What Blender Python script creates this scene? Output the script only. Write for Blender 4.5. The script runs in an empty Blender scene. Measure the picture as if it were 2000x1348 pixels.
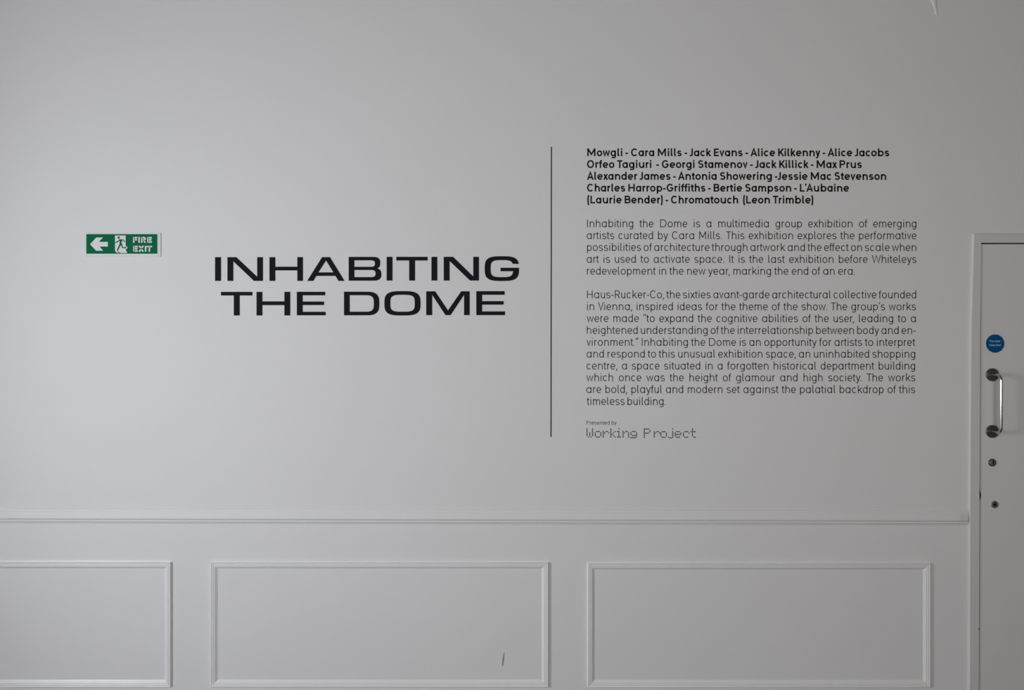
import bpy, bmesh, math, random
from mathutils import Vector

# ------------------------------------------------------------------ camera, world, light
S = 0.0021                      # metres per photograph pixel on the wall plane
CAM_Z = 1.626
D = 3.03
scene = bpy.context.scene
C = scene.collection

cam_data = bpy.data.cameras.new('camera')
cam_data.sensor_width = 36.0
cam_data.lens = 36.0 * D / (2000 * S)
cam = bpy.data.objects.new('camera', cam_data)
cam.location = (0.0, -D, CAM_Z)
cam.rotation_euler = (math.radians(90), 0, 0)
C.objects.link(cam)
scene.camera = cam

world = bpy.data.worlds.new('daylight')
scene.world = world
world.use_nodes = True
bg = world.node_tree.nodes['Background']
bg.inputs['Color'].default_value = (0.78, 0.88, 1.0, 1)
bg.inputs['Strength'].default_value = 1.0

def area(name, loc, rot, sx, sy, power, color):
    l = bpy.data.lights.new(name, 'AREA')
    l.shape = 'RECTANGLE'
    l.size = sx
    l.size_y = sy
    l.energy = power
    l.color = color
    o = bpy.data.objects.new(name, l)
    o.location = loc
    o.rotation_euler = rot
    C.objects.link(o)
    return o

LEFT_X, RIGHT_X, BACK_Y, CEIL_Z = -2.95, 3.6, -4.35, 3.7
WIN = (-2.78, -1.55, 0.88, 2.34)         # y0, y1, z0, z1 of the window in the left wall
FILLB = (-0.10, 1.65, 1.15, 2.25)          # x0, x1, z0, z1 of the opening added for the rear fill light
# cool daylight through the left window, a weaker, warmer fill light added behind the camera
area('window_daylight', (LEFT_X - 0.13, (WIN[0] + WIN[1]) / 2, (WIN[2] + WIN[3]) / 2),
     (0, math.radians(-90), 0), WIN[3] - WIN[2], WIN[1] - WIN[0], 102, (0.885, 0.925, 0.985))
area('rear_fill_light', ((FILLB[0] + FILLB[1]) / 2, BACK_Y - 0.13, (FILLB[2] + FILLB[3]) / 2),
     (math.radians(90), 0, 0), FILLB[1] - FILLB[0], FILLB[3] - FILLB[2], 47, (1.0, 0.94, 0.885))

vs = scene.view_settings
vs.view_transform = 'Standard'
vs.look = 'None'
vs.gamma = 1.0
vs.use_curve_mapping = False
vs.exposure = 0.0

# ------------------------------------------------------------------ helpers
def wx(px):
    return (px - 1000.0) * S

def wz(py):
    return CAM_Z - (py - 674.0) * S

def link(name, me, mat=None, parent=None):
    o = bpy.data.objects.new(name, me)
    C.objects.link(o)
    if mat:
        me.materials.append(mat)
    if parent:
        o.parent = parent
    return o

def bm_obj(name, bm, mat=None, parent=None, smooth=False, normals=True):
    me = bpy.data.meshes.new(name)
    if normals:
        bmesh.ops.recalc_face_normals(bm, faces=bm.faces[:])
    bm.to_mesh(me)
    bm.free()
    if smooth:
        for p in me.polygons:
            p.use_smooth = True
    o = link(name, me, mat, parent)
    return o

def offset_mesh(o, loc):
    """put the mesh of a part into its parent's frame (meshes are written in room coordinates)"""
    v = Vector(loc)
    for p in o.data.vertices:
        p.co -= v

def thing(name, label, cat, loc, group=None):
    o = bpy.data.objects.new(name, None)
    o.empty_display_size = 0.05
    o.location = loc
    C.objects.link(o)
    o['label'] = label
    o['category'] = cat
    if group:
        o['group'] = group
    return o

def tag(o, label, cat, group=None):
    o['label'] = label
    o['category'] = cat
    if group:
        o['group'] = group
    return o

def part(name, bm, mat, parent, smooth=False, label=None):
    o = bm_obj(name, bm, mat, parent, smooth)
    base = parent.location.copy()
    if parent.parent:
        base = base + parent.parent.location
    offset_mesh(o, base)
    if label:
        o['label'] = label
    return o

def struct(name, bm, mat, smooth=False):
    o = bm_obj(name, bm, mat, None, smooth)
    o['kind'] = 'structure'
    return o

def box(bm, x0, x1, y0, y1, z0, z1):
    v = [bm.verts.new((x, y, z)) for x in (x0, x1) for y in (y0, y1) for z in (z0, z1)]
    for f in ((0, 1, 3, 2), (4, 6, 7, 5), (0, 4, 5, 1), (2, 3, 7, 6), (0, 2, 6, 4), (1, 5, 7, 3)):
        bm.faces.new([v[i] for i in f])

def prism(bm, pts, y0, y1):
    """polygon of pixel points standing off the wall between two depths (y0 nearer the wall)"""
    a = [bm.verts.new((wx(x), y0, wz(y))) for x, y in pts]
    b = [bm.verts.new((wx(x), y1, wz(y))) for x, y in pts]
    n = len(pts)
    bm.faces.new(b)
    bm.faces.new(a[::-1])
    for i in range(n):
        j = (i + 1) % n
        bm.faces.new((a[i], a[j], b[j], b[i]))

def poly_holes(name, loops, y0, y1, mat, parent):
    """a polygon with holes, as a filled 2D curve turned into a mesh; loops are pixel points"""
    cu = bpy.data.curves.new(name + '_outline', 'CURVE')
    cu.dimensions = '2D'
    cu.fill_mode = 'BOTH'
    cu.extrude = abs(y1 - y0) / 2
    for lp in loops:
        sp = cu.splines.new('POLY')
        sp.points.add(len(lp) - 1)
        for p, (x, y) in zip(sp.points, lp):
            p.co = (wx(x), wz(y), 0, 1)
        sp.use_cyclic_u = True
    tmp = bpy.data.objects.new('outline', cu)
    C.objects.link(tmp)
    dg = bpy.context.evaluated_depsgraph_get()
    me = bpy.data.meshes.new_from_object(tmp.evaluated_get(dg))
    bpy.data.objects.remove(tmp)
    bpy.data.curves.remove(cu)
    ym = (y0 + y1) / 2
    for v in me.vertices:
        x, z, d = v.co
        v.co = (x, ym - d, z)
    me.name = name
    me.materials.clear()
    bm = bmesh.new()
    bm.from_mesh(me)
    bpy.data.meshes.remove(me)
    return part(name, bm, mat, parent)

def superellipse(cx, cy, rx, ry, n=3.2, k=48):
    out = []
    for i in range(k):
        t = 2 * math.pi * i / k
        c, s = math.cos(t), math.sin(t)
        out.append((cx + rx * math.copysign(abs(c) ** (2 / n), c), cy + ry * math.copysign(abs(s) ** (2 / n), s)))
    return out

# ------------------------------------------------------------------ materials
def mat_base(name, color, rough=0.6, metal=0.0, spec=0.5):
    m = bpy.data.materials.new(name)
    m.use_nodes = True
    b = m.node_tree.nodes['Principled BSDF']
    b.inputs['Base Color'].default_value = (*color, 1)
    b.inputs['Roughness'].default_value = rough
    b.inputs['Metallic'].default_value = metal
    b.inputs['Specular IOR Level'].default_value = spec
    return m, m.node_tree, b

def mat_painted(name, color, rough, bump, scale, mottling=0.02, spec=0.3):
    m, nt, b = mat_base(name, color, rough, 0, spec)
    tc = nt.nodes.new('ShaderNodeTexCoord')
    n1 = nt.nodes.new('ShaderNodeTexNoise')
    n1.inputs['Scale'].default_value = scale
    n1.inputs['Detail'].default_value = 4
    n2 = nt.nodes.new('ShaderNodeTexNoise')
    n2.inputs['Scale'].default_value = 1.7
    n2.inputs['Detail'].default_value = 3
    bp = nt.nodes.new('ShaderNodeBump')
    bp.inputs['Strength'].default_value = bump
    bp.inputs['Distance'].default_value = 0.001
    nt.links.new(tc.outputs['Object'], n1.inputs['Vector'])
    nt.links.new(tc.outputs['Object'], n2.inputs['Vector'])
    nt.links.new(n1.outputs['Fac'], bp.inputs['Height'])
    nt.links.new(bp.outputs['Normal'], b.inputs['Normal'])
    mx = nt.nodes.new('ShaderNodeMix')
    mx.data_type = 'RGBA'
    mx.inputs['A'].default_value = (*[c * (1 - mottling) for c in color], 1)
    mx.inputs['B'].default_value = (*[min(1, c * (1 + mottling)) for c in color], 1)
    nt.links.new(n2.outputs['Fac'], mx.inputs['Factor'])
    nt.links.new(mx.outputs['Result'], b.inputs['Base Color'])
    return m

M = {}
M['wall'] = mat_painted('white_wall_paint', (0.795, 0.785, 0.78), 0.75, 0.12, 260)
M['trim'] = mat_painted('white_moulding_paint', (0.86, 0.855, 0.85), 0.32, 0.008, 60, 0.02, 0.5)
M['rail'] = mat_painted('white_rail_paint', (0.80, 0.79, 0.785), 0.6, 0.05, 120)
M['frame'] = mat_painted('grey_white_frame_paint', (0.70, 0.68, 0.665), 0.5, 0.08, 140)
M['door'] = mat_painted('warm_white_door_paint', (0.745, 0.725, 0.705), 0.5, 0.06, 180)
M['ceiling'] = mat_painted('ceiling_paint', (0.18, 0.175, 0.165), 0.85, 0.1, 120)
M['vinyl'] = mat_base('black_vinyl', (0.012, 0.013, 0.016), 0.65, 0, 0.06)[0]
M['text'] = mat_base('text_vinyl', (0.02, 0.02, 0.02), 0.65, 0, 0.06)[0]
M['dark'] = mat_base('dark_gap', (0.012, 0.011, 0.01), 0.9, 0, 0.1)[0]
M['green'] = mat_base('sign_green', (0.0, 0.135, 0.055), 0.6, 0, 0.1)[0]
M['signwhite'] = mat_base('sign_white', (0.77, 0.79, 0.77), 0.5, 0, 0.1)[0]
M['signplate'] = mat_base('sign_plate', (0.715, 0.74, 0.725), 0.45, 0, 0.2)[0]
M['blue'] = mat_base('sticker_blue', (0.0, 0.085, 0.25), 0.55, 0, 0.12)[0]
M['bluetext'] = mat_base('sticker_print', (0.42, 0.62, 0.72), 0.5, 0, 0.3)[0]
M['steel'] = mat_base('polished_steel', (0.62, 0.61, 0.59), 0.22, 1.0)[0]
M['rose'] = mat_base('dull_steel', (0.17, 0.165, 0.155), 0.38, 1.0)[0]
M['lock'] = mat_base('lock_metal', (0.20, 0.205, 0.19), 0.4, 1.0)[0]
M['chrome'] = mat_base('grey_metal', (0.42, 0.43, 0.44), 0.4, 1.0)[0]
M['scuff'] = mat_base('scuff_grey', (0.36, 0.35, 0.33), 0.8, 0, 0.1)[0]
M['plaster'] = mat_painted('bare_white_filler', (0.86, 0.86, 0.86), 0.8, 0.4, 90)

M['backwall'] = mat_painted('dark_grey_wall_paint', (0.28, 0.265, 0.25), 0.8, 0.1, 200)
# grey painted floorboards
m, nt, b = mat_base('grey_floorboards', (0.17, 0.175, 0.19), 0.45)
tc = nt.nodes.new('ShaderNodeTexCoord')
br = nt.nodes.new('ShaderNodeTexBrick')
br.inputs['Color1'].default_value = (0.12, 0.125, 0.14, 1)
br.inputs['Color2'].default_value = (0.10, 0.105, 0.118, 1)
br.inputs['Mortar'].default_value = (0.05, 0.035, 0.025, 1)
br.inputs['Scale'].default_value = 1.0
br.inputs['Mortar Size'].default_value = 0.002
br.inputs['Brick Width'].default_value = 1.6
br.inputs['Row Height'].default_value = 0.12
nt.links.new(tc.outputs['Object'], br.inputs['Vector'])
nt.links.new(br.outputs['Color'], b.inputs['Base Color'])
M['floor'] = m

# ------------------------------------------------------------------ the room
DOOR_L, DOOR_T = 1913.5, 476.5                        # pixel edges of the door opening
DX0 = wx(DOOR_L)
DX1 = DX0 + 0.84
DZ = wz(DOOR_T)

bm = bmesh.new()
T = 0.14
box(bm, LEFT_X - T, DX0 - 0.016, 0, T, 0, CEIL_Z)
box(bm, DX1 + 0.016, RIGHT_X + T, 0, T, 0, CEIL_Z)
box(bm, DX0 - 0.016, DX1 + 0.016, 0, T, DZ + 0.012, CEIL_Z)
struct('wall_front', bm, M['wall'])

bm = bmesh.new()
y0, y1, z0, z1 = WIN
box(bm, LEFT_X - T, LEFT_X, BACK_Y - T, y0, 0, CEIL_Z)
box(bm, LEFT_X - T, LEFT_X, y1, 0, 0, CEIL_Z)
box(bm, LEFT_X - T, LEFT_X, y0, y1, 0, z0)
box(bm, LEFT_X - T, LEFT_X, y0, y1, z1, CEIL_Z)
struct('wall_left', bm, M['wall'])
bm = bmesh.new()
box(bm, RIGHT_X, RIGHT_X + T, BACK_Y - T, 0, 0, CEIL_Z)
struct('wall_right', bm, M['backwall'])
bm = bmesh.new()
u0, u1, v0, v1 = FILLB
box(bm, LEFT_X, u0, BACK_Y - T, BACK_Y, 0, CEIL_Z)
box(bm, u1, RIGHT_X, BACK_Y - T, BACK_Y, 0, CEIL_Z)
box(bm, u0, u1, BACK_Y - T, BACK_Y, 0, v0)
box(bm, u0, u1, BACK_Y - T, BACK_Y, v1, CEIL_Z)
struct('wall_back', bm, M['backwall'])
bm = bmesh.new()
box(bm, LEFT_X - T, RIGHT_X + T, BACK_Y - T, T, -0.1, 0)
struct('floor', bm, M['floor'])
bm = bmesh.new()
box(bm, LEFT_X - T, RIGHT_X + T, BACK_Y - T, T, CEIL_Z, CEIL_Z + 0.1)
struct('ceiling', bm, M['ceiling'])

# window frame in the left wall
bm = bmesh.new()
fw = 0.06
for a0, a1, b0, b1 in ((y0, y1, z0, z0 + fw), (y0, y1, z1 - fw, z1), (y0, y0 + fw, z0 + fw, z1 - fw), (y1 - fw, y1, z0 + fw, z1 - fw)):
    box(bm, LEFT_X - 0.11, LEFT_X - 0.04, a0, a1, b0, b1)
ym = (y0 + y1) / 2
box(bm, LEFT_X - 0.10, LEFT_X - 0.05, ym - 0.025, ym + 0.025, z0 + fw, z1 - fw)
struct('window_1', bm, M['trim'])
bm = bmesh.new()  # surround of the unseen opening added for the rear fill light
for a0, a1, b0, b1 in ((u0, u1, v0, v0 + fw), (u0, u1, v1 - fw, v1), (u0, u0 + fw, v0 + fw, v1 - fw), (u1 - fw, u1, v0 + fw, v1 - fw)):
    box(bm, a0, a1, BACK_Y - 0.11, BACK_Y - 0.04, b0, b1)
struct('fill_light_surround', bm, M['trim'])

# skirting boards (below the frame of the photograph)
def profile_run(bm, prof, a, b):
    """sweep a (depth, height) profile along the front wall from x=a to x=b"""
    va = [bm.verts.new((a, -d, h)) for d, h in prof]
    vb = [bm.verts.new((b, -d, h)) for d, h in prof]
    n = len(prof)
    for i in range(n):
        j = (i + 1) % n
        bm.faces.new((va[i], va[j], vb[j], vb[i]))
    bm.faces.new(va[::-1])
    bm.faces.new(vb)

bm = bmesh.new()
profile_run(bm, [(0, 0), (0.018, 0), (0.018, 0.12), (0.010, 0.14), (0, 0.145)], LEFT_X, wx(1889))
struct('baseboard_front', bm, M['trim'])

# ------------------------------------------------------------------ chair rail
# profile written in pixels of height; compensated for the depth seen from above
def rail_z(py, d):
    return CAM_Z - (py - 674.0) * S * (D - d) / D

rail = [(0.0, 993.5), (0.0035, 994.5), (0.0045, 998.5), (0.0065, 999.5), (0.010, 1004), (0.0138, 1010),
        (0.0150, 1012.3), (0.0140, 1014.2), (0.0085, 1015.8), (0.0085, 1018.6), (0.0045, 1020.6), (0.003, 1022.5), (0.0, 1023)]
bm = bmesh.new()
rl, rr = LEFT_X, wx(1889.0)
def rail_shift(x):
    return (x - wx(100)) / (wx(1889) - wx(100)) * 4.0 - 0.5
secs = []
for x, f in ((rl, 1), (wx(0), 1), (wx(600), 1), (wx(1000), 1), (wx(1500), 1), (wx(1872), 1), (rr, 0.6)):
    secs.append([bm.verts.new((x, -d * f, rail_z(py + rail_shift(x), d * f))) for d, py in rail])
for A, B in zip(secs, secs[1:]):
    for i in range(len(rail)):
        j = (i + 1) % len(rail)
        bm.faces.new((A[i], A[j], B[j], B[i]))
bm.faces.new(secs[0][::-1])
bm.faces.new(secs[-1])
struct('trim_1', bm, M['rail'])

# ------------------------------------------------------------------ panel mouldings
# (distance in from the outer edge, height off the wall) in mm, outer edge first
PANEL = [(-3.2, 0.1), (-1.2, 0.8), (-0.2, 2.0), (0.5, 5.0), (1.2, 8.0), (2.2, 9.5), (3.6, 9.6), (5.2, 8.9), (6.8, 7.5), (7.6, 7.3), (8.6, 7.9),
         (9.8, 8.6), (11.0, 8.4), (13.0, 6.9), (13.8, 6.4), (14.8, 6.5), (16.0, 7.2), (17.4, 7.0), (20.5, 5.0), (24.0, 2.4), (26.6, 0.9), (28.2, 0.1)]

def panel(name, x0, x1, yt, yb):
    """mitred picture-frame moulding; outer edges given in pixels as they are seen at the moulding's foot"""
    bm = bmesh.new()
    X0, X1, ZT, ZB = wx(x0), wx(x1), wz(yt), wz(yb)
    rings = []
    for u, h in PANEL:
        u *= 0.001
        h *= 0.001
        rings.append([bm.verts.new(p) for p in ((X0 + u, -h, ZT - u), (X1 - u, -h, ZT - u), (X1 - u, -h, ZB + u), (X0 + u, -h, ZB + u))])
    for A, B in zip(rings, rings[1:]):
        for i in range(4):
            j = (i + 1) % 4
            bm.faces.new((A[i], A[j], B[j], B[i]))
    for i in range(4):
        j = (i + 1) % 4
        bm.faces.new((rings[-1][i], rings[-1][j], rings[0][j], rings[0][i]))
    return struct(name, bm, M['trim'])

panel('trim_2', -330, 335.3, 1097.2, 1341.3)
panel('trim_3', 412.3, 1071.0, 1097.6, 1341.0)
panel('trim_4', 1147.6, 1815.4, 1099.6, 1341.6)

# ------------------------------------------------------------------ door, frame
LEAN = -3.6 / 860.0                              # the jamb leans very slightly

def lean(py):
    return LEAN * (py - 477.0)

# architrave: mitred left leg, head and right leg, standing 8 mm off the wall
bm = bmesh.new()
ZB = 0.0
PB = 674 + CAM_Z / S
def fr_pt(px, py, d):
    return (wx(px), -d, wz(py))
AR = DX1 / S + 1000                               # pixel of the opening's right edge
outer = [(1889.5, PB), (1890.5, 1010), (1893, 640), (1898.5, 456), (AR + 17, 456), (AR + 17, PB)]
inner = [(1913.0 + lean(PB) - 0.6, PB), (1913.0 + lean(1010) - 0.6, 1010), (1913.0 + lean(640) - 0.6, 640), (1913.4, 474.8), (AR + 1, 474.8), (AR + 1, PB)]
H = 0.009
o_w = [bm.verts.new(fr_pt(x, y, 0)) for x, y in outer]
o_f = [bm.verts.new(fr_pt(x + (2 if k < 4 else -2), y + (1.5 if k in (3, 4) else 0), H)) for k, (x, y) in enumerate(outer)]
i_f = [bm.verts.new(fr_pt(x, y, H)) for x, y in inner]
i_b = [bm.verts.new((wx(x), 0.06, wz(y))) for x, y in inner]
o_b = [bm.verts.new((wx(x), 0.06, wz(y))) for x, y in outer]
for k in range(5):
    for A, B in ((o_w, o_f), (o_f, i_f), (i_f, i_b)):
        bm.faces.new((A[k], A[k + 1], B[k + 1], B[k]))
struct('trim_5', bm, M['frame'])

# black sheet standing in for the shade in the gaps round the leaf
bm = bmesh.new()
box(bm, DX0 - 0.03, DX1 + 0.03, 0.062, 0.10, 0.0, DZ + 0.03)
struct('gap_shade_sheet', bm, M['dark'])

# the leaf itself
bm = bmesh.new()
GY = -0.004                                       # face of the leaf, just shy of the architrave
TH = 0.044
gap = 1.5
lt = [(1913.4 + lean(PB) + gap, PB - 4), (1913.4 + lean(477) + gap, 477.4), (AR - 1.5, 477.4), (AR - 1.5, PB - 4)]
a = [bm.verts.new((wx(x), GY, wz(y))) for x, y in lt]
b_ = [bm.verts.new((wx(x), GY + TH, wz(y))) for x, y in lt]
bm.faces.new(a)
bm.faces.new(b_[::-1])
for i in range(4):
    j = (i + 1) % 4
    bm.faces.new((a[i], a[j], b_[j], b_[i]))
bmesh.ops.bevel(bm, geom=[e for e in bm.edges if all(abs(v.co.y - GY) < 1e-6 for v in e.verts)], offset=0.0008, segments=2, affect='EDGES')
door = struct('door_1', bm, M['door'])

def disc(bm, cx, cz, r, y_back, y_front, bevel=0.0, seg=40):
    """round plate on the door: centre in metres"""
    prof = [(r, y_back), (r, y_front + bevel), (r - bevel, y_front)] if bevel else [(r, y_back), (r, y_front)]
    rings = []
    for rr_, y in prof:
        rings.append([bm.verts.new((cx + rr_ * math.cos(2 * math.pi * k / seg), y, cz + rr_ * math.sin(2 * math.pi * k / seg))) for k in range(seg)])
    for A, B in zip(rings, rings[1:]):
        for k in range(seg):
            bm.faces.new((A[k], A[(k + 1) % seg], B[(k + 1) % seg], B[k]))
    bm.faces.new(rings[-1])
    bm.faces.new(rings[0][::-1])

def tube(bm, pts, r, seg=20):
    prev = None
    n = len(pts)
    for i, p in enumerate(pts):
        p = Vector(p)
        t = (Vector(pts[min(i + 1, n - 1)]) - Vector(pts[max(i - 1, 0)])).normalized()
        a = Vector((1, 0, 0))
        u = (a - t * a.dot(t)).normalized()
        w = t.cross(u)
        ring = [bm.verts.new(p + r * (math.cos(2 * math.pi * k / seg) * u + math.sin(2 * math.pi * k / seg) * w)) for k in range(seg)]
        if prev:
            for k in range(seg):
                bm.faces.new((prev[k], prev[(k + 1) % seg], ring[(k + 1) % seg], ring[k]))
        else:
            bm.faces.new(ring[::-1])
        prev = ring
    bm.faces.new(prev)

# pull handle: bent tube on two round roses
hx = wx(1936.3)
zt, zb = wz(732), wz(842.6)
STAND = 0.056
R = 0.0062
pts = [(hx, GY, zt)]
bend = 0.022
for k in range(9):
    t = math.pi / 2 * k / 8
    pts.append((hx, GY - STAND + bend - bend * math.sin(t), zt - bend + bend * math.cos(t)))
for k in range(9):
    t = math.pi / 2 * k / 8
    pts.append((hx, GY - STAND + bend - bend * math.cos(t), zb + bend - bend * math.sin(t)))
pts.append((hx, GY, zb))
bm = bmesh.new()
tube(bm, pts, R)
handle = part('pull_handle', bm, M['steel'], door, True, 'bright steel bent tube pull handle')
for z in (zt, zb):
    bm = bmesh.new()
    disc(bm, hx, z, 0.0262, GY, GY - 0.006, 0.0015)
    part('handle_rose', bm, M['rose'], handle, False, 'dull dark steel round rose')

# upper lock cylinder with its key slot
cx, cz = wx(1936.2), wz(903.3)
bm = bmesh.new()
disc(bm, cx, cz, 0.0158, GY, GY - 0.004, 0.001)
lock = part('lock_cylinder', bm, M['lock'], door, False, 'round dark metal lock cylinder')
bm = bmesh.new()
disc(bm, cx - 0.001, cz, 0.0100, GY - 0.004, GY - 0.0052, 0.0006)
part('plug', bm, M['chrome'], lock)
bm = bmesh.new()
box(bm, cx - 0.0005, cx + 0.0042, GY - 0.0057, GY - 0.0050, cz - 0.0075, cz + 0.0085)
part('key_slot', bm, M['dark'], lock, False, 'black key slot')

# lower lock: grey ring round a black hole
cx, cz = wx(1941.2), wz(985.3)
bm = bmesh.new()
disc(bm, cx, cz, 0.0150, GY, GY - 0.0025, 0.001)
lock2 = part('lock_ring', bm, M['chrome'], door, False, 'grey metal ring round a black hole')
bm = bmesh.new()
disc(bm, cx + 0.0002, cz, 0.0066, GY - 0.0025, GY - 0.0031, 0.0002)
part('keyhole', bm, M['dark'], lock2, False, 'black hole')
bm = bmesh.new()
disc(bm, cx + 0.0006, cz + 0.0125, 0.0032, GY - 0.0025, GY - 0.0031, 0.0002)
part('rivet', bm, M['lock'], lock2)

# chipped edge of the leaf, dark, beside the gap
bm = bmesh.new()
prism(bm, [(1911.2, 954), (1912.8, 957), (1914.6, 965.5), (1914.2, 971), (1912.4, 977.5), (1911.2, 977.5)], GY + 0.002, GY - 0.0004)
part('edge_chip', bm, M['dark'], door, False, 'dark chip in the door edge')

# ------------------------------------------------------------------ lettering: a single-stroke grotesque
# glyphs are centre lines in pixel units for a 15 px cap height; w is the stroke weight
XH, CAP, ASC, DESC = 11.2, 15.2, 15.6, -4.2

def arc(cx, cy, rx, ry, a0, a1, k=14, n=2.12):
    out = []
    for i in range(k + 1):
        t = math.radians(a0 + (a1 - a0) * i / k)
        c, s = math.cos(t), math.sin(t)
        out.append((cx + rx * math.copysign(abs(c) ** (2 / n), c), cy + ry * math.copysign(abs(s) ** (2 / n), s)))
    return out

def glyph(ch, w, bold=False):
    """list of strokes (lists of points), advance"""
    h = w / 2
    B, X, Cc, A, Dd = h - 0.1, XH - h + 0.1, CAP - h, ASC, DESC + h
    sb = 2.0 if not bold else 1.55        # stem bearing to the stroke's centre minus half weight
    rb = 1.35 if not bold else 0.85
    L = sb + h                            # centre of a left stem
    O = rb + h                            # centre of a left round
    my = (B + X) / 2
    ry = (X - B) / 2
    def bowl(x0, x1):
        return arc((x0 + x1) / 2, my, (x1 - x0) / 2, ry, 0, 360, 36) 
    bw = 8.4 if not bold else 8.0         # centre-line width of a bowl
    nw = 8.0 if not bold else 7.6         # centre-line width of an arch
    def arch(x0, x1, foot=0.0):
        r = (x1 - x0) / 2
        return [(x1, foot)] + arc((x0 + x1) / 2, X - r * 1.05, r, r * 1.05, 0, 180, 14) + [(x0, X - r * 1.05 - 0.6)]
    if ch == 'a':
        x1 = O + bw
        return [bowl(O, x1), [(x1, 0), (x1, XH)]], x1 + h + sb
    if ch == 'b':
        x1 = L + bw
        return [bowl(L, x1), [(L, 0), (L, A)]], x1 + h + rb
    if ch == 'c':
        x1 = O + bw - 0.2
        return [arc((O + x1) / 2, my, (x1 - O) / 2, ry, 42, 318, 26)], x1 + h + rb - 0.5
    if ch == 'd':
        x1 = O + bw
        return [bowl(O, x1), [(x1, 0), (x1, A)]], x1 + h + sb
    if ch == 'e':
        x1 = O + bw
        return [[(O + 0.1, my - 0.1), (x1, my - 0.1)] , arc((O + x1) / 2, my, (x1 - O) / 2, ry, -1, 318, 30)], x1 + h + rb - 0.2
    if ch == 'f':
        x = 1.9 + h
        return [[(x, 0), (x, A - 3.4)] + arc(x + 2.9, A - 3.4, 2.9, 3.4 - h, 180, 92, 8)[1:] + [(x + 3.3, A - h)], [(0.35, XH - h), (x + 3.2, XH - h)]], x + 3.7
    if ch == 'g':
        x1 = O + bw
        return [bowl(O, x1), [(x1, XH), (x1, -0.9)] + arc((O + x1) / 2 + 0.1, -0.6, (x1 - O) / 2 - 0.1, -0.6 - Dd, 0, -142, 14)[1:]], x1 + h + sb
    if ch == 'h':
        x1 = L + nw
        return [[(L, 0), (L, A)], arch(L, x1)], x1 + h + sb - 0.2
    if ch in 'ij':
        d = 1.05 * h
        dot = [(L, A - 0.1 - w * 1.1), (L, A - 0.1)]
        if ch == 'i':
            return [[(L, 0), (L, XH)], dot], L + h + sb
        return [[(L, XH), (L, -1.6)] + [(L - 0.7, Dd), (L - 2.0, Dd)], dot], L + h + sb
    if ch == 'k':
        return [[(L, 0), (L, A)], [(L + 0.3, 4.3), (L + 6.9, XH)], [(L + 2.6, 6.3), (L + 7.5, 0)]], L + 8.0 + h * 0.6
    if ch == 'l':
        return [[(L, A), (L, 2.2)] + arc(L + 2.0, 2.2, 2.0, 2.2 - h, 180, 270, 6)[1:] + [(L + 2.5, h)]], L + 3.3 + sb * 0.35
    if ch == 'm':
        mw = 6.9 if not bold else 6.7
        return [[(L, 0), (L, XH)], arch(L, L + mw), arch(L + mw, L + 2 * mw)], L + 2 * mw + h + sb - 0.2
    if ch == 'n':
        x1 = L + nw
        return [[(L, 0), (L, XH)], arch(L, x1)], x1 + h + sb - 0.2
    if ch == 'o':
        x1 = O + bw + 0.2
        return [bowl(O, x1)], x1 + h + rb
    if ch == 'p':
        x1 = L + bw
        return [bowl(L, x1), [(L, DESC), (L, XH)]], x1 + h + rb
    if ch == 'r':
        return [[(L, 0), (L, XH)], [(L, XH - 5.0)] + arc(L + 3.4, XH - 4.6, 3.4, 4.6 - h, 180, 90, 8)[1:] + [(L + 4.6, X)]], L + 5.0 + 0.5
    if ch == 's':
        x0, x1 = 1.0 + h, 8.0 + 0.6
        c = (x0 + x1) / 2
        rx = (x1 - x0) / 2
        r1 = (X - my) / 2
        up = arc(c, X - r1, rx * 0.95, r1, 28, 180, 12) + arc(c, X - r1, rx * 0.95, r1, 180, 250, 6)[1:]
        lo = arc(c, B + r1, rx, r1, 70, 0, 6) + arc(c, B + r1, rx, r1, 0, -155, 12)[1:]
        return [up + lo], x1 + h + 0.95
    if ch == 't':
        x = 2.0 + h
        return [[(x, 13.9), (x, 2.8)] + arc(x + 2.6, 2.8, 2.6, 2.8 - h, 180, 270, 7)[1:] + [(x + 3.2, h)], [(0.3, XH - h), (x + 3.5, XH - h)]], x + 3.9
    if ch == 'u':
        x1 = L + nw
        r = nw / 2
        return [[(L, XH), (L, B + r * 1.05)] + arc(L + r, B + r * 1.05, r, r * 1.05, 180, 360, 14)[1:], [(x1, 0), (x1, XH)]], x1 + h + sb
    if ch == 'v':
        return [[(0.7 + h * 0.6, XH), (4.9, h * 0.8), (9.1 - h * 0.6, XH)]], 9.8
    if ch == 'w':
        return [[(0.7 + h * 0.6, XH), (4.1, h * 0.9), (7.3, XH - h), (10.5, h * 0.9), (13.9 - h * 0.6, XH)]], 14.6
    if ch == 'x':
        return [[(0.8 + h * 0.6, XH), (8.6, 0)], [(8.5 - h * 0.2, XH), (0.6 + h * 0.6, 0)]], 9.5
    if ch == 'y':
        return [[(0.7 + h * 0.6, XH), (4.95, 0.7)], [(9.2 - h * 0.6, XH), (4.4, -1.4), (3.2, Dd + 0.1), (1.3, Dd)]], 9.8
    # capitals
    if ch == 'A':
        return [[(0.6 + h * 0.6, 0), (6.5, CAP - h * 0.5), (12.4 - h * 0.6, 0)], [(2.7, 4.6), (10.3, 4.6)]], 13.0
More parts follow.
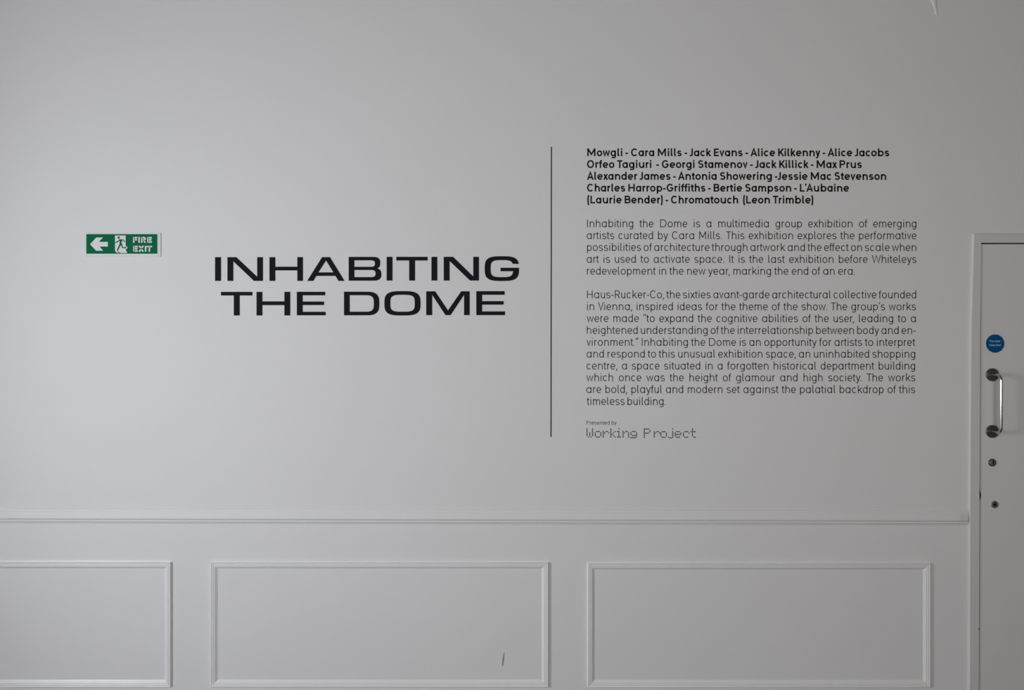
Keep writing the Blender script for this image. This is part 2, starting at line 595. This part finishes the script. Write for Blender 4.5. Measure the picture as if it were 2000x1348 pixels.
    if ch in 'BPR':
        x1 = L + (8.6 if ch != 'B' else 8.4)
        yb = 7.9 if ch == 'B' else 7.2
        r = (Cc - yb) / 2
        st = [[(L, 0), (L, CAP)], [(L, Cc), (x1 - r, Cc)] + arc(x1 - r, Cc - r, r, r, 90, -90, 12)[1:-1] + [(x1 - r, yb), (L, yb)]]
        if ch == 'B':
            r2 = (yb - h) / 2
            st.append([(L, h), (x1 + 0.6 - r2, h)] + arc(x1 + 0.6 - r2, h + r2, r2, r2, -90, 90, 12)[1:-1] + [(x1 + 0.6 - r2, yb), (L, yb)])
        if ch == 'R':
            st.append([(L + 4.6, yb), (x1 + 0.4, 0)])
        return st, x1 + h + (1.3 if ch != 'R' else 1.2)
    if ch in 'CG':
        x0, x1 = 1.5 + h, 13.4
        c, cy = (x0 + x1) / 2, CAP / 2
        st = [arc(c, cy, (x1 - x0) / 2, cy - h + 0.15, 40, 320 if ch == 'C' else 358, 30, 2.15)]
        if ch == 'G':
            st.append([(c + 0.4, cy - 0.3), (x1 + h * 0.2, cy - 0.3)])
        return st, x1 + h + 1.0
    if ch == 'D':
        x1 = L + 10.4
        r = Cc - h
        return [[(L, 0), (L, CAP)], [(L, Cc), (L + 4.6, Cc)] + arc(L + 4.6, CAP / 2, x1 - L - 4.6, r / 2, 90, -90, 18)[1:-1] + [(L + 4.6, h), (L, h)]], x1 + h + 1.3
    if ch in 'EF':
        st = [[(L, 0), (L, CAP)], [(L, Cc), (L + 7.8, Cc)], [(L, CAP / 2 + 0.2), (L + 7.2, CAP / 2 + 0.2)]]
        if ch == 'E':
            st.append([(L, h), (L + 7.9, h)])
        return st, L + 9.0
    if ch == 'H':
        return [[(L, 0), (L, CAP)], [(L + 9.8, 0), (L + 9.8, CAP)], [(L, CAP / 2 + 0.1), (L + 9.8, CAP / 2 + 0.1)]], L + 9.8 + h + sb
    if ch == 'I':
        return [[(L, 0), (L, CAP)]], L + h + sb
    if ch == 'J':
        x1 = 5.4 + h * 0.4
        return [[(x1, CAP), (x1, 3.2)] + arc(x1 - 2.5, 3.2, 2.5, 3.2 - h, 0, -90, 8)[1:] + [(0.5, h)]], x1 + h + 1.7
    if ch == 'K':
        return [[(L, 0), (L, CAP)], [(L + 0.4, 5.4), (L + 8.9, CAP)], [(L + 3.4, 8.2), (L + 9.4, 0)]], L + 9.9
    if ch == 'L':
        return [[(L, CAP), (L, h), (L + 7.4, h)]], L + 8.2
    if ch == 'M':
        return [[(L, 0), (L, CAP)], [(L, CAP - h * 0.6), (L + 6.0, 3.6), (L + 12.0, CAP - h * 0.6)], [(L + 12.0, 0), (L + 12.0, CAP)]], L + 12.0 + h + sb
    if ch == 'O':
        x0, x1 = 1.5 + h, 14.3
        return [arc((x0 + x1) / 2, CAP / 2, (x1 - x0) / 2, CAP / 2 - h + 0.15, 0, 360, 44, 2.15)], x1 + h + 1.5
    if ch == 'S':
        x0, x1 = 1.4 + h, 10.6
        c = (x0 + x1) / 2
        rx = (x1 - x0) / 2
        my2 = CAP / 2 + 0.2
        ru = (Cc - my2) / 2
        rl_ = (my2 - h) / 2
        up = arc(c, Cc - ru, rx * 0.93, ru, 25, 180, 12) + arc(c, Cc - ru, rx * 0.93, ru, 180, 250, 6)[1:]
        lo = arc(c, h + rl_, rx, rl_, 70, 0, 6) + arc(c, h + rl_, rx, rl_, 0, -155, 12)[1:]
        return [up + lo], x1 + h + 1.2
    if ch == 'T':
        return [[(0.8, Cc), (11.4, Cc)], [(6.1, 0), (6.1, Cc)]], 12.2
    if ch == 'V':
        return [[(0.6 + h * 0.6, CAP), (6.3, h * 0.6), (12.0 - h * 0.6, CAP)]], 12.6
    if ch == 'W':
        return [[(0.6 + h * 0.6, CAP), (5.0, h * 0.8), (9.3, CAP - h * 0.6), (13.6, h * 0.8), (18.0 - h * 0.6, CAP)]], 18.6
    if ch == 'X':
        return [[(0.6 + h, CAP), (11.0 - h, 0)], [(11.0 - h, CAP), (0.6 + h, 0)]], 11.6
    if ch == '-':
        return [[(0.7, 5.6), (5.7, 5.6)]], 6.4
    if ch in '()':
        pts = arc(5.6, 6.5, 3.9 - h * 0.6, 11.2, 118, 242, 16, 2.0)
        if ch == ')':
            pts = [(5.6 - x, y) for x, y in pts]
        return [pts], 5.5
    if ch == '.':
        return [[(1.5 + h, 0), (1.5 + h, w * 1.1)]], 3.0 + w
    if ch == ',':
        return [[(1.8 + h, w * 1.1), (1.8 + h, 0.2), (1.0, -2.6)]], 3.0 + w
    if ch == '\u2019':
        return [[(2.9, 15.8), (1.7, 11.9)]], 4.0
    if ch in '\u201c\u201d':
        return [[(2.5, 15.8), (1.5, 11.9)], [(5.4, 15.8), (4.4, 11.9)]], 6.4
    raise KeyError(ch)

KERN = {('T', 'h'): -0.6, ('T', 'a'): -1.4, ('T', 'r'): -1.0, ('A', 'l'): -0.2, ('L', '\u2019'): -0.9, ('\u2019', 'A'): -0.7, ('r', ','): -1.0,
        ('y', '.'): -1.2, ('w', '.'): -0.8, ('V', 'i'): -0.6, ('f', 'f'): -0.5, ('f', 'i'): -0.2, ('r', 't'): -0.3, ('t', 't'): -0.4, ('-', 'J'): -0.6}

# width of each glyph against its drawing, fitted to the words on the wall
LIGHT_WIDTH = {',': 0.923, '-': 0.95, '.': 0.918, 'C': 0.901, 'D': 1.04, 'H': 0.957, 'I': 0.961, 'M': 0.97, 'R': 0.951, 'T': 0.907, 'V': 0.86, 'W': 0.96,
    'a': 0.965, 'b': 0.905, 'c': 0.905, 'd': 0.88, 'e': 0.905, 'f': 0.88, 'g': 0.89, 'h': 0.90, 'i': 0.931, 'k': 0.98, 'l': 0.84, 'm': 0.895, 'n': 0.93,
    'o': 0.94, 'p': 0.89, 'r': 0.865, 's': 0.97, 't': 0.86, 'u': 0.845, 'v': 0.891, 'w': 0.99, 'x': 0.975, 'y': 0.98}
BOLD_WIDTH = {'(': 0.975, ')': 0.994, 'A': 1.019, 'B': 0.956, 'C': 0.957, 'E': 1.017, 'J': 0.89, 'K': 0.955, 'L': 1.08, 'M': 1.10, 'O': 0.951, 'P': 0.967,
    'S': 1.015, 'T': 0.98, 'a': 0.94, 'b': 1.06, 'c': 0.941, 'd': 0.955, 'f': 0.99, 'g': 0.982, 'h': 0.94, 'k': 0.90, 'l': 0.955, 'm': 0.96, 'o': 0.95,
    'p': 1.01, 'r': 0.92, 's': 0.975, 't': 0.94, 'v': 1.02, 'x': 0.963, 'y': 0.96}

def word_strokes(word, w, bold, hs=1.0, track=0.0):
    """strokes of a word from pen 0, and its advance"""
    out, pen, prev = [], 0.0, None
    for ch in word:
        st, adv = glyph(ch, w, bold)
        pen += KERN.get((prev, ch), 0.0)
        k = hs * (BOLD_WIDTH if bold else LIGHT_WIDTH).get(ch, 1.0)
        for s in st:
            out.append([(pen + x * k, y) for x, y in s])
        pen += adv * k + track
        prev = ch
    return out, pen - track

def ribbon(bm, pts, w, y0, y1):
    """a stroke of constant weight along pixel points (y down), standing off the wall from depth y0 to y1"""
    q = [Vector(pts[0])]
    for p in pts[1:]:
        if (Vector(p) - q[-1]).length > 1e-4:
            q.append(Vector(p))
    closed = (q[0] - q[-1]).length < 1e-3 and len(q) > 3
    if closed:
        q.pop()
    n = len(q)
    lft, rgt = [], []
    for i in range(n):
        if closed:
            d0 = (q[i] - q[i - 1]).normalized()
            d1 = (q[(i + 1) % n] - q[i]).normalized()
        else:
            d0 = (q[i] - q[i - 1]).normalized() if i else (q[1] - q[0]).normalized()
            d1 = (q[i + 1] - q[i]).normalized() if i < n - 1 else d0
        nn = Vector((-d0.y - d1.y, d0.x + d1.x))
        nn = nn.normalized() if nn.length > 1e-6 else Vector((-d0.y, d0.x))
        k = max(0.45, abs(nn.dot(Vector((-d1.y, d1.x)))))
        lft.append(q[i] + nn * (w / 2 / k))
        rgt.append(q[i] - nn * (w / 2 / k))
    def vv(p, y):
        return bm.verts.new((wx(p.x), y, wz(p.y)))
    LF = [vv(p, y1) for p in lft]
    RF = [vv(p, y1) for p in rgt]
    LB = [vv(p, y0) for p in lft]
    RB = [vv(p, y0) for p in rgt]
    m = n if closed else n - 1
    for i in range(m):
        j = (i + 1) % n
        bm.faces.new((LF[i], LF[j], RF[j], RF[i]))
        bm.faces.new((LB[i], LB[j], LF[j], LF[i]))
        bm.faces.new((RF[i], RF[j], RB[j], RB[i]))
    if not closed:
        bm.faces.new((LB[0], LF[0], RF[0], RB[0]))
        bm.faces.new((RB[-1], RF[-1], LF[-1], LB[-1]))

VY0, VY1 = -0.0001, -0.0005                         # the cut vinyl stands half a millimetre off the paint

def set_line(text, x0, x1, w, bold, scale, min_space):
    """strokes of each word and its pen start so that the line runs from pixel x0 to x1; words narrow a little when spaces get too tight"""
    words = text.split(' ')
    hs = 1.0
    for _ in range(6):
        ws = [word_strokes(t, w / scale, bold, hs) if t else ([], 0.0) for t in words]
        lead = min(x for s in ws[0][0] for x, _ in s) * scale - w / 2
        tail = (ws[-1][1] - max(x for s in ws[-1][0] for x, _ in s)) * scale - w / 2
        total = sum(a for _, a in ws) * scale
        free = (x1 - x0) - (total - lead - tail)
        gaps = len(words) - 1
        sp = free / gaps if gaps else 0
        if not gaps or sp >= min_space:
            break
        hs *= 1 - (min_space - sp) * gaps / total
    out, pen = [], x0 - lead
    for t, (st, adv) in zip(words, ws):
        if st:
            out.append((t, st, pen))
        pen += adv * scale + sp
    return out

def text_line(parent, text, x0, x1, base, w, bold, mat, scale=1.0, y0=VY0, y1=VY1, tilt=0.0005, min_space=3.2):
    """one line of lettering: a part of its block, each word a piece of the line"""
    line = bpy.data.objects.new('text_line', None)
    line.empty_display_size = 0.02
    C.objects.link(line)
    line.parent = parent
    for t, st, pen in set_line(text, x0, x1, w, bold, scale, min_space):
        bm = bmesh.new()
        for s in st:
            ribbon(bm, [(pen + x * scale, base + tilt * (pen - x0) - y * scale) for x, y in s], w, y0, y1)
        part('word', bm, mat, line)
    return line

def block(name, label, cat, lines, w, bold, mat, scale=1.0, min_space=3.2):
    root = thing(name, label, cat, (wx(lines[0][1]), 0, wz(lines[-1][3])))
    for text, x0, x1, base in lines:
        text_line(root, text, x0, x1, base, w, bold, mat, scale, min_space=min_space)
    return root

block('artist_names', 'bold black list of artist names in five lines at the top of the wall text', 'lettering', [
    ('Mowgli - Cara Mills - Jack Evans - Alice Kilkenny - Alice Jacobs', 1147.0, 1736.6, 305.2),
    ('Orfeo Tagiuri  - Georgi Stamenov - Jack Killick - Max Prus', 1146.6, 1683.0, 328.2),
    ('Alexander James - Antonia Showering -Jessie Mac Stevenson', 1146.4, 1730.7, 351.3),
    ('Charles Harrop-Griffiths - Bertie Sampson - L\u2019Aubaine', 1146.6, 1658.1, 374.3),
    ('(Laurie Bender) - Chromatouch  (Leon Trimble)', 1147.0, 1588.5, 397.5)], 2.8, True, M['text'], 1.0, 3.7)
block('exhibition_paragraph', 'thin black upper paragraph beginning Inhabiting the Dome, under the bold names', 'lettering', [
    ('Inhabiting the Dome is a multimedia group exhibition of emerging', 1146.6, 1789.6, 444.0),
    ('artists curated by Cara Mills. This exhibition explores the performative', 1146.0, 1789.8, 467.2),
    ('possibilities of architecture through artwork and the effect on scale when', 1146.6, 1789.6, 490.3),
    ('art is used to activate space. It is the last exhibition before Whiteleys', 1146.0, 1789.6, 513.5),
    ('redevelopment in the new year, marking the end of an era.', 1146.4, 1669.6, 536.6)], 1.4, False, M['text'])
block('history_paragraph', 'thin black ten-line paragraph beginning Haus-Rucker-Co, lower block of the wall text', 'lettering', [
    ('Haus-Rucker-Co, the sixties avant-garde architectural collective founded', 1146.6, 1789.2, 582.7),
    ('in Vienna, inspired ideas for the theme of the show. The group\u2019s works', 1146.6, 1788.8, 606.0),
    ('were made \u201cto expand the cognitive abilities of the user, leading to a', 1145.9, 1788.4, 629.2),
    ('heightened understanding of the interrelationship between body and en-', 1146.2, 1789.0, 652.3),
    ('vironment.\u201d Inhabiting the Dome is an opportunity for artists to interpret', 1145.8, 1788.0, 675.6),
    ('and respond to this unusual exhibition space, an uninhabited shopping', 1145.7, 1787.4, 698.6),
    ('centre, a space situated in a forgotten historical department building', 1145.6, 1787.2, 721.8),
    ('which once was the height of glamour and high society. The works', 1145.4, 1787.4, 744.7),
    ('are bold, playful and modern set against the palatial backdrop of this', 1145.4, 1787.2, 767.8),
    ('timeless building.', 1145.5, 1300.2, 791.2)], 1.4, False, M['text'])
block('credit_caption', 'tiny thin caption reading Presented by above the dotted organiser name', 'lettering', [
    ('Presented by', 1145.6, 1204.2, 829.6)], 0.75, False, M['text'], 0.5, 2.4)

# ------------------------------------------------------------------ dotted organiser name
ROWS = {
    'W': ['10001', '10001', '10001', '10101', '10101', '10101', '01010'],
    'o': ['', '', '01110', '10001', '10001', '10001', '01110'],
    'r': ['', '', '10110', '11001', '10000', '10000', '10000'],
    'k': ['1000', '1000', '1001', '1010', '1100', '1010', '1001'],
    'i': ['010', '', '110', '010', '010', '010', '111'],
    'n': ['', '', '10110', '11001', '10001', '10001', '10001'],
    'g': ['', '', '01110', '10001', '10001', '01111', '00001', '11110'],
    'P': ['11110', '10001', '10001', '11110', '10000', '10000', '10000'],
    'j': ['0001', '', '0001', '0001', '0001', '0001', '1001', '0110'],
    'e': ['', '', '01110', '10001', '11111', '10000', '01110'],
    'c': ['', '', '01110', '10001', '10000', '10000', '01110'],
    't': ['0100', '0100', '1111', '0100', '0100', '0100', '0011']}
def zx(u):
    return 1130 + u / 7.69
P_ = 2.69
logo = thing('organiser_logo', 'dark dotted pixel lettering reading Working Project, at the foot of the wall text', 'lettering', (wx(1145), 0, wz(854)))
for word, starts, top in (('Working', (127, 250, 371, 485, 585, 668, 787), 837.6), ('Project', (987, 1136, 1236, 1352, 1452, 1575, 1690), 838.0)):
    holder = bpy.data.objects.new('word', None)
    C.objects.link(holder)
    holder.parent = logo
    for ch, u in zip(word, starts):
        bm = bmesh.new()
        for r_, row in enumerate(ROWS[ch]):
            for c_, bit in enumerate(row):
                if bit == '1':
                    prism(bm, superellipse(zx(u) + c_ * P_, top + r_ * P_ - (1.2 if len(ROWS[ch]) > 7 and r_ == 7 else 0) + 0.0, 1.15, 1.1, 2.4, 12), VY0, VY1)
        part('letter', bm, M['text'], holder)

# ------------------------------------------------------------------ divider line
bm = bmesh.new()
prism(bm, [(1075.95, 286.8), (1078.05, 286.8), (1077.2, 853.4), (1075.1, 853.4)], VY0, VY1)
o = bm_obj('divider_line', bm, M['text'])
tag(o, 'long thin vertical black line between the big title and the wall text', 'line')

# ------------------------------------------------------------------ the big title
title = thing('exhibition_title', 'big bold wide black title reading INHABITING THE DOME in two lines', 'lettering', (wx(420), 0, wz(616)))
TY0, TY1 = -0.0001, -0.0010
def letter(loops):
    if len(loops) == 1:
        bm = bmesh.new()
        prism(bm, loops[0], TY0, TY1)
        return part('letter', bm, M['vinyl'], title)
    return poly_holes('letter', loops, TY0, TY1, M['vinyl'], title)

def lz(p, side):
    ox, oy = ((400, 480), (720, 480))[side]
    return [(ox + x / 6.25, oy + y / 6.25) for x, y in p]

def rect(x0, y0, x1, y1):
    return [(x0, y0), (x1, y0), (x1, y1), (x0, y1)]

def t_shape(x0, x1, y0, yb, s0, s1, y1):
    return [(x0, y0), (x1, y0), (x1, yb), (s1, yb), (s1, y1), (s0, y1), (s0, yb), (x0, yb)]

def h_shape(x0, x1, x2, x3, y0, b0, b1, y1):
    return [(x0, y0), (x1, y0), (x1, b0), (x2, b0), (x2, y0), (x3, y0), (x3, y1), (x2, y1), (x2, b1), (x1, b1), (x1, y1), (x0, y1)]

def e_shape(x0, s, xt, xm, xb, y0, y1, y2, y3, y4, y5):
    return [(x0, y0), (xt, y0), (xt, y1), (s, y1), (s, y2), (xm, y2), (xm, y3), (s, y3), (s, y4), (xb, y4), (xb, y5), (x0, y5)]

letter([lz(rect(126, 140, 198, 430), 0)])
letter([lz([(277, 140), (385, 140), (640, 380), (640, 140), (710, 140), (710, 430), (600, 430), (348, 190), (348, 430), (277, 430)], 0)])
letter([lz(h_shape(790, 861, 1130, 1198, 140, 257, 302, 430), 0)])
letter([lz([(1432, 140), (1528, 140), (1706, 430), (1632, 430), (1595, 369), (1362, 369), (1326, 430), (1250, 430)], 0),
        lz([(1480, 180), (1388, 326), (1570, 326)], 0)])

def side_round(xr, y0, y1, rx, n, k=10):
    """right-hand rounded end from (xr-rx, y0) to (xr-rx, y1)"""
    cy, ry = (y0 + y1) / 2, (y1 - y0) / 2
    out = []
    for i in range(2 * k + 1):
        t = -math.pi / 2 + math.pi * i / (2 * k)
        c, s = math.cos(t), math.sin(t)
        out.append((xr - rx + rx * abs(c) ** (2 / n), cy + ry * math.copysign(abs(s) ** (2 / n), s)))
    return out

# B (pixel coordinates of the photograph)
letter([[(681.1, 501.9)] + side_round(742.7, 501.9, 525.4, 14, 2.6)[:-2] + [(736.6, 524.2)] + side_round(744.8, 523.6, 548.4, 15, 2.6)[2:] + [(681.1, 548.4)],
        [(692.1, 508.6)] + side_round(732.4, 508.6, 521.3, 9, 2.8) + [(692.1, 521.3)],
        [(692.1, 527.5)] + side_round(733.6, 527.5, 541.4, 10, 2.8) + [(692.1, 541.4)]])
letter([lz(rect(220, 136, 291, 426), 1)])
letter([lz(t_shape(338, 720, 136, 181, 495, 566, 426), 1)])
letter([lz(rect(767, 136, 838, 426), 1)])
letter([lz([(917, 136), (1030, 136), (1277, 376), (1277, 136), (1346, 136), (1346, 426), (1238, 426), (988, 187), (988, 426), (917, 426)], 1)])
# G
def g_loop():
    cx, cy = 1626, 280
    out = []
    k = 60
    def se(rx, ry, n, t):
        c, s = math.cos(t), math.sin(t)
        return (cx + rx * math.copysign(abs(c) ** (2 / n), c), cy - ry * math.copysign(abs(s) ** (2 / n), s))
    # outer: from the end of the upper arm round the top, the left and the bottom to the right stem
    outer = [se(209, 151, 3.3, math.radians(a)) for a in range(0, 361, 3)]
    inner = [se(137, 104, 3.6, math.radians(a)) for a in range(0, 361, 3)]
    o_ = [p for a, p in zip(range(0, 361, 3), outer) if a <= 300 and (p[1] <= 222 or p[0] < cx or p[1] > 320)]
    loop = [(1830, 222)]
    loop += [p for p in outer if p[1] < 222 and p[0] > cx] + [p for p in outer if p[0] <= cx]
    loop += [p for p in outer if p[0] > cx and p[1] > 312]
    loop += [(1835, 312), (1835, 270), (1610, 270), (1610, 312), (1766, 312)]
    inn = [p for p in inner if p[0] > cx and p[1] > 320][::-1] + [p for p in inner if p[0] <= cx][::-1] + [p for p in inner if p[0] > cx and p[1] < 218][::-1]
    loop += inn + [(1762, 222)]
    return loop
letter([lz(g_loop(), 1)])
letter([lz(t_shape(198, 582, 564, 608, 355, 426, 852), 0)])
letter([lz(h_shape(632, 703, 972, 1043, 564, 680, 726, 852), 0)])
letter([lz(e_shape(1124, 1195, 1470, 1456, 1475, 563, 606, 682, 725, 807, 850), 0)])
letter([[(672.0, 569.9)] + side_round(740.8, 569.9, 616.0, 26, 3.0, 16) + [(672.0, 616.0)],
        [(683.0, 576.8)] + side_round(730.2, 576.8, 609.0, 17, 3.2, 16) + [(683.0, 609.0)]])
letter([lz(superellipse(413, 703.5, 220, 149, 3.3, 64), 1), lz(superellipse(414, 703, 149, 103, 3.7, 64), 1)])
letter([lz([(703, 557), (812, 557), (968, 790), (1130, 557), (1233, 557), (1233, 848), (1165, 848), (1165, 600), (1000, 848), (938, 848), (775, 600), (775, 848), (703, 848)], 1)])
letter([lz(e_shape(1314, 1385, 1660, 1648, 1665, 555, 600, 677, 720, 802, 848), 1)])

# ------------------------------------------------------------------ fire exit sign
sign = thing('fire_exit_sign', 'green and white FIRE EXIT sign with left arrow and running figure, fixed to the wall', 'sign', (wx(240), 0, wz(502.5)))
def fz(p):
    return [(150 + x / 10.53, 440 + y / 10.53) for x, y in p]

def rounded(x0, y0, x1, y1, r, k=6):
    out = []
    for cx_, cy_, a0 in ((x1 - r, y0 + r, -90), (x1 - r, y1 - r, 0), (x0 + r, y1 - r, 90), (x0 + r, y0 + r, 180)):
        for i in range(k + 1):
            t = math.radians(a0 + 90 * i / k)
            out.append((cx_ + r * math.cos(t), cy_ + r * math.sin(t)))
    return out

bm = bmesh.new()
prism(bm, fz(rounded(172, 152, 1732, 652, 40)), 0, -0.003)
part('sign_plate', bm, M['signplate'], sign, False, 'pale translucent white backing plate')
G1, G2, G3 = -0.0033, -0.0036, -0.0039
bm = bmesh.new()
prism(bm, fz(rounded(205, 186, 1665, 588, 14)), -0.003, G1)
part('green_field', bm, M['green'], sign, False, 'deep green printed field')
bm = bmesh.new()
prism(bm, fz([(283, 394), (410, 254), (548, 254), (463, 345), (648, 345), (648, 441), (478, 441), (552, 527), (408, 527)]), G1, G2)
part('arrow', bm, M['signwhite'], sign, False, 'white arrow pointing left')
bm = bmesh.new()
prism(bm, fz([(795, 213), (1014, 213), (1014, 425), (1050, 452), (1050, 482), (1020, 492), (1014, 520), (1046, 560), (1040, 574), (858, 574), (820, 560), (795, 525)]), G1, G2)
doorway = part('doorway', bm, M['signwhite'], sign, False, 'white doorway silhouette')

bm = bmesh.new()
def fstroke(bm, pts, w):
    ribbon(bm, fz(pts), w / 10.53, G2, G3)
prism(bm, fz(superellipse(872, 257, 23, 23, 2, 20)), G2, G3)
prism(bm, fz([(868, 300), (905, 292), (950, 298), (940, 330), (925, 365), (948, 400), (930, 415), (896, 402), (890, 370), (895, 325)]), G2, G3)
fstroke(bm, [(885, 312), (853, 340), (800, 360)], 20)
fstroke(bm, [(925, 302), (965, 306), (985, 328), (1000, 352)], 17)
fstroke(bm, [(905, 385), (895, 420), (872, 460), (846, 520)], 28)
fstroke(bm, [(930, 395), (938, 430), (952, 464), (1034, 464)], 22)
fstroke(bm, [(846, 530), (868, 562), (905, 576)], 14)
part('running_figure', bm, M['green'], sign, False, 'green running figure')

def sign_letter(ch, x0, x1, y0, y1, w):
    st, adv = glyph(ch, w * 15.2 / (y1 - y0), True)
    pts = [p for s in st for p in s]
    h = w / 2 * 15.2 / (y1 - y0)
    lo, hi = min(p[0] for p in pts), max(p[0] for p in pts)
    bm = bmesh.new()
    for s in st:
        q = []
        for x, y in s:
            u = (x - lo) / (hi - lo) if hi > lo else 0.5
            pad = w / 2 if ch in 'FEIR' else (w * 0.55 if ch == 'X' else 0)
            x_l = x0 + pad
            x_r = x1 - (w / 2 if ch in 'IR' else (w * 0.55 if ch == 'X' else 0))
            q.append((x_l + u * (x_r - x_l), y1 - y / CAP * (y1 - y0)))
        ribbon(bm, fz(q), w / 10.53, G1, G2)
    part('letter', bm, M['signwhite'], sign)

for ch, a_, b2 in (('F', 1165, 1252), ('I', 1272, 1304), ('R', 1328, 1432), ('E', 1455, 1553)):
    sign_letter(ch, a_, b2, 242, 364, 31)
for ch, a_, b2 in (('E', 1168, 1266), ('X', 1276, 1392), ('I', 1408, 1440), ('T', 1447, 1555)):
    sign_letter(ch, a_, b2, 425, 548, 31)
# fine print along the top right edge of the plate
bm = bmesh.new()
for k in range(9):
    x = 1540 + k * 14
    prism(bm, fz(rect(x, 158, x + 9, 163)), -0.003, -0.0032)
part('fine_print', bm, M['scuff'], sign)

# ------------------------------------------------------------------ blue fire door sticker
stc = thing('fire_door_sticker', 'round blue sticker reading Fire door keep shut, on the door above the handle', 'sign', (wx(1942), GY, wz(689)))
bm = bmesh.new()
disc(bm, wx(1942.3), wz(671.2), 0.0375, GY, GY - 0.0012, 0.0004)
part('disc', bm, M['blue'], stc)
for txt, xa, xb, yb in (('Fire door', 1931.4, 1952.8, 668.4), ('keep shut', 1931.2, 1953.4, 676.0)):
    text_line(stc, txt, xa, xb, yb, 0.75, True, M['bluetext'], 0.26, GY - 0.0012, GY - 0.0015, 0.0, 1.0)

# ------------------------------------------------------------------ marks on the wall
bm = bmesh.new()
prism(bm, [(984.6, 1273), (985.4, 1276), (985.0, 1288), (983.6, 1298), (981.2, 1303), (980.6, 1296), (981.6, 1285)], -0.0001, -0.0003)
tag(bm_obj('scuff_mark', bm, M['scuff']), 'short dark upright scuff mark inside the middle wall panel', 'scuff mark')
bm = bmesh.new()
prism(bm, [(1908.6, 1225.5), (1910.2, 1226), (1910.4, 1228.4), (1908.9, 1228.8)], -H, -H - 0.0004)
tag(bm_obj('nail_hole', bm, M['dark']), 'tiny black nail hole low in the door frame', 'hole')

# drip of white filler hanging down the wall near the ceiling
bm = bmesh.new()
random.seed(4)
cl = [(1815, -70, 6.0), (1816, -40, 6.6), (1818, -18, 6.8), (1821.5, -6, 6.6), (1824, 4, 5.0), (1826, 12, 3.4), (1827.2, 19, 2.6), (1828.4, 25, 2.9), (1829.4, 28.6, 1.6)]
prev = None
for cx_, cy_, r_ in cl:
    ring = [bm.verts.new((wx(cx_) + S * r_ * math.cos(t) * (1 + random.uniform(-.12, .12)), -0.0035 * math.sin(t) * (r_ / 6.0) ** 0.6 * random.uniform(0.8, 1.1) - 0.0002, wz(cy_))) for t in [math.pi * k / 8 for k in range(9)]]
    if prev:
        for k in range(8):
            bm.faces.new((prev[k], prev[k + 1], ring[k + 1], ring[k]))
    else:
        bm.faces.new(ring)
    prev = ring
bm.faces.new(prev[::-1])
tag(bm_obj('filler_drip', bm, M['plaster'], None, True), 'ragged white drip hanging down the wall above the door frame', 'drip')
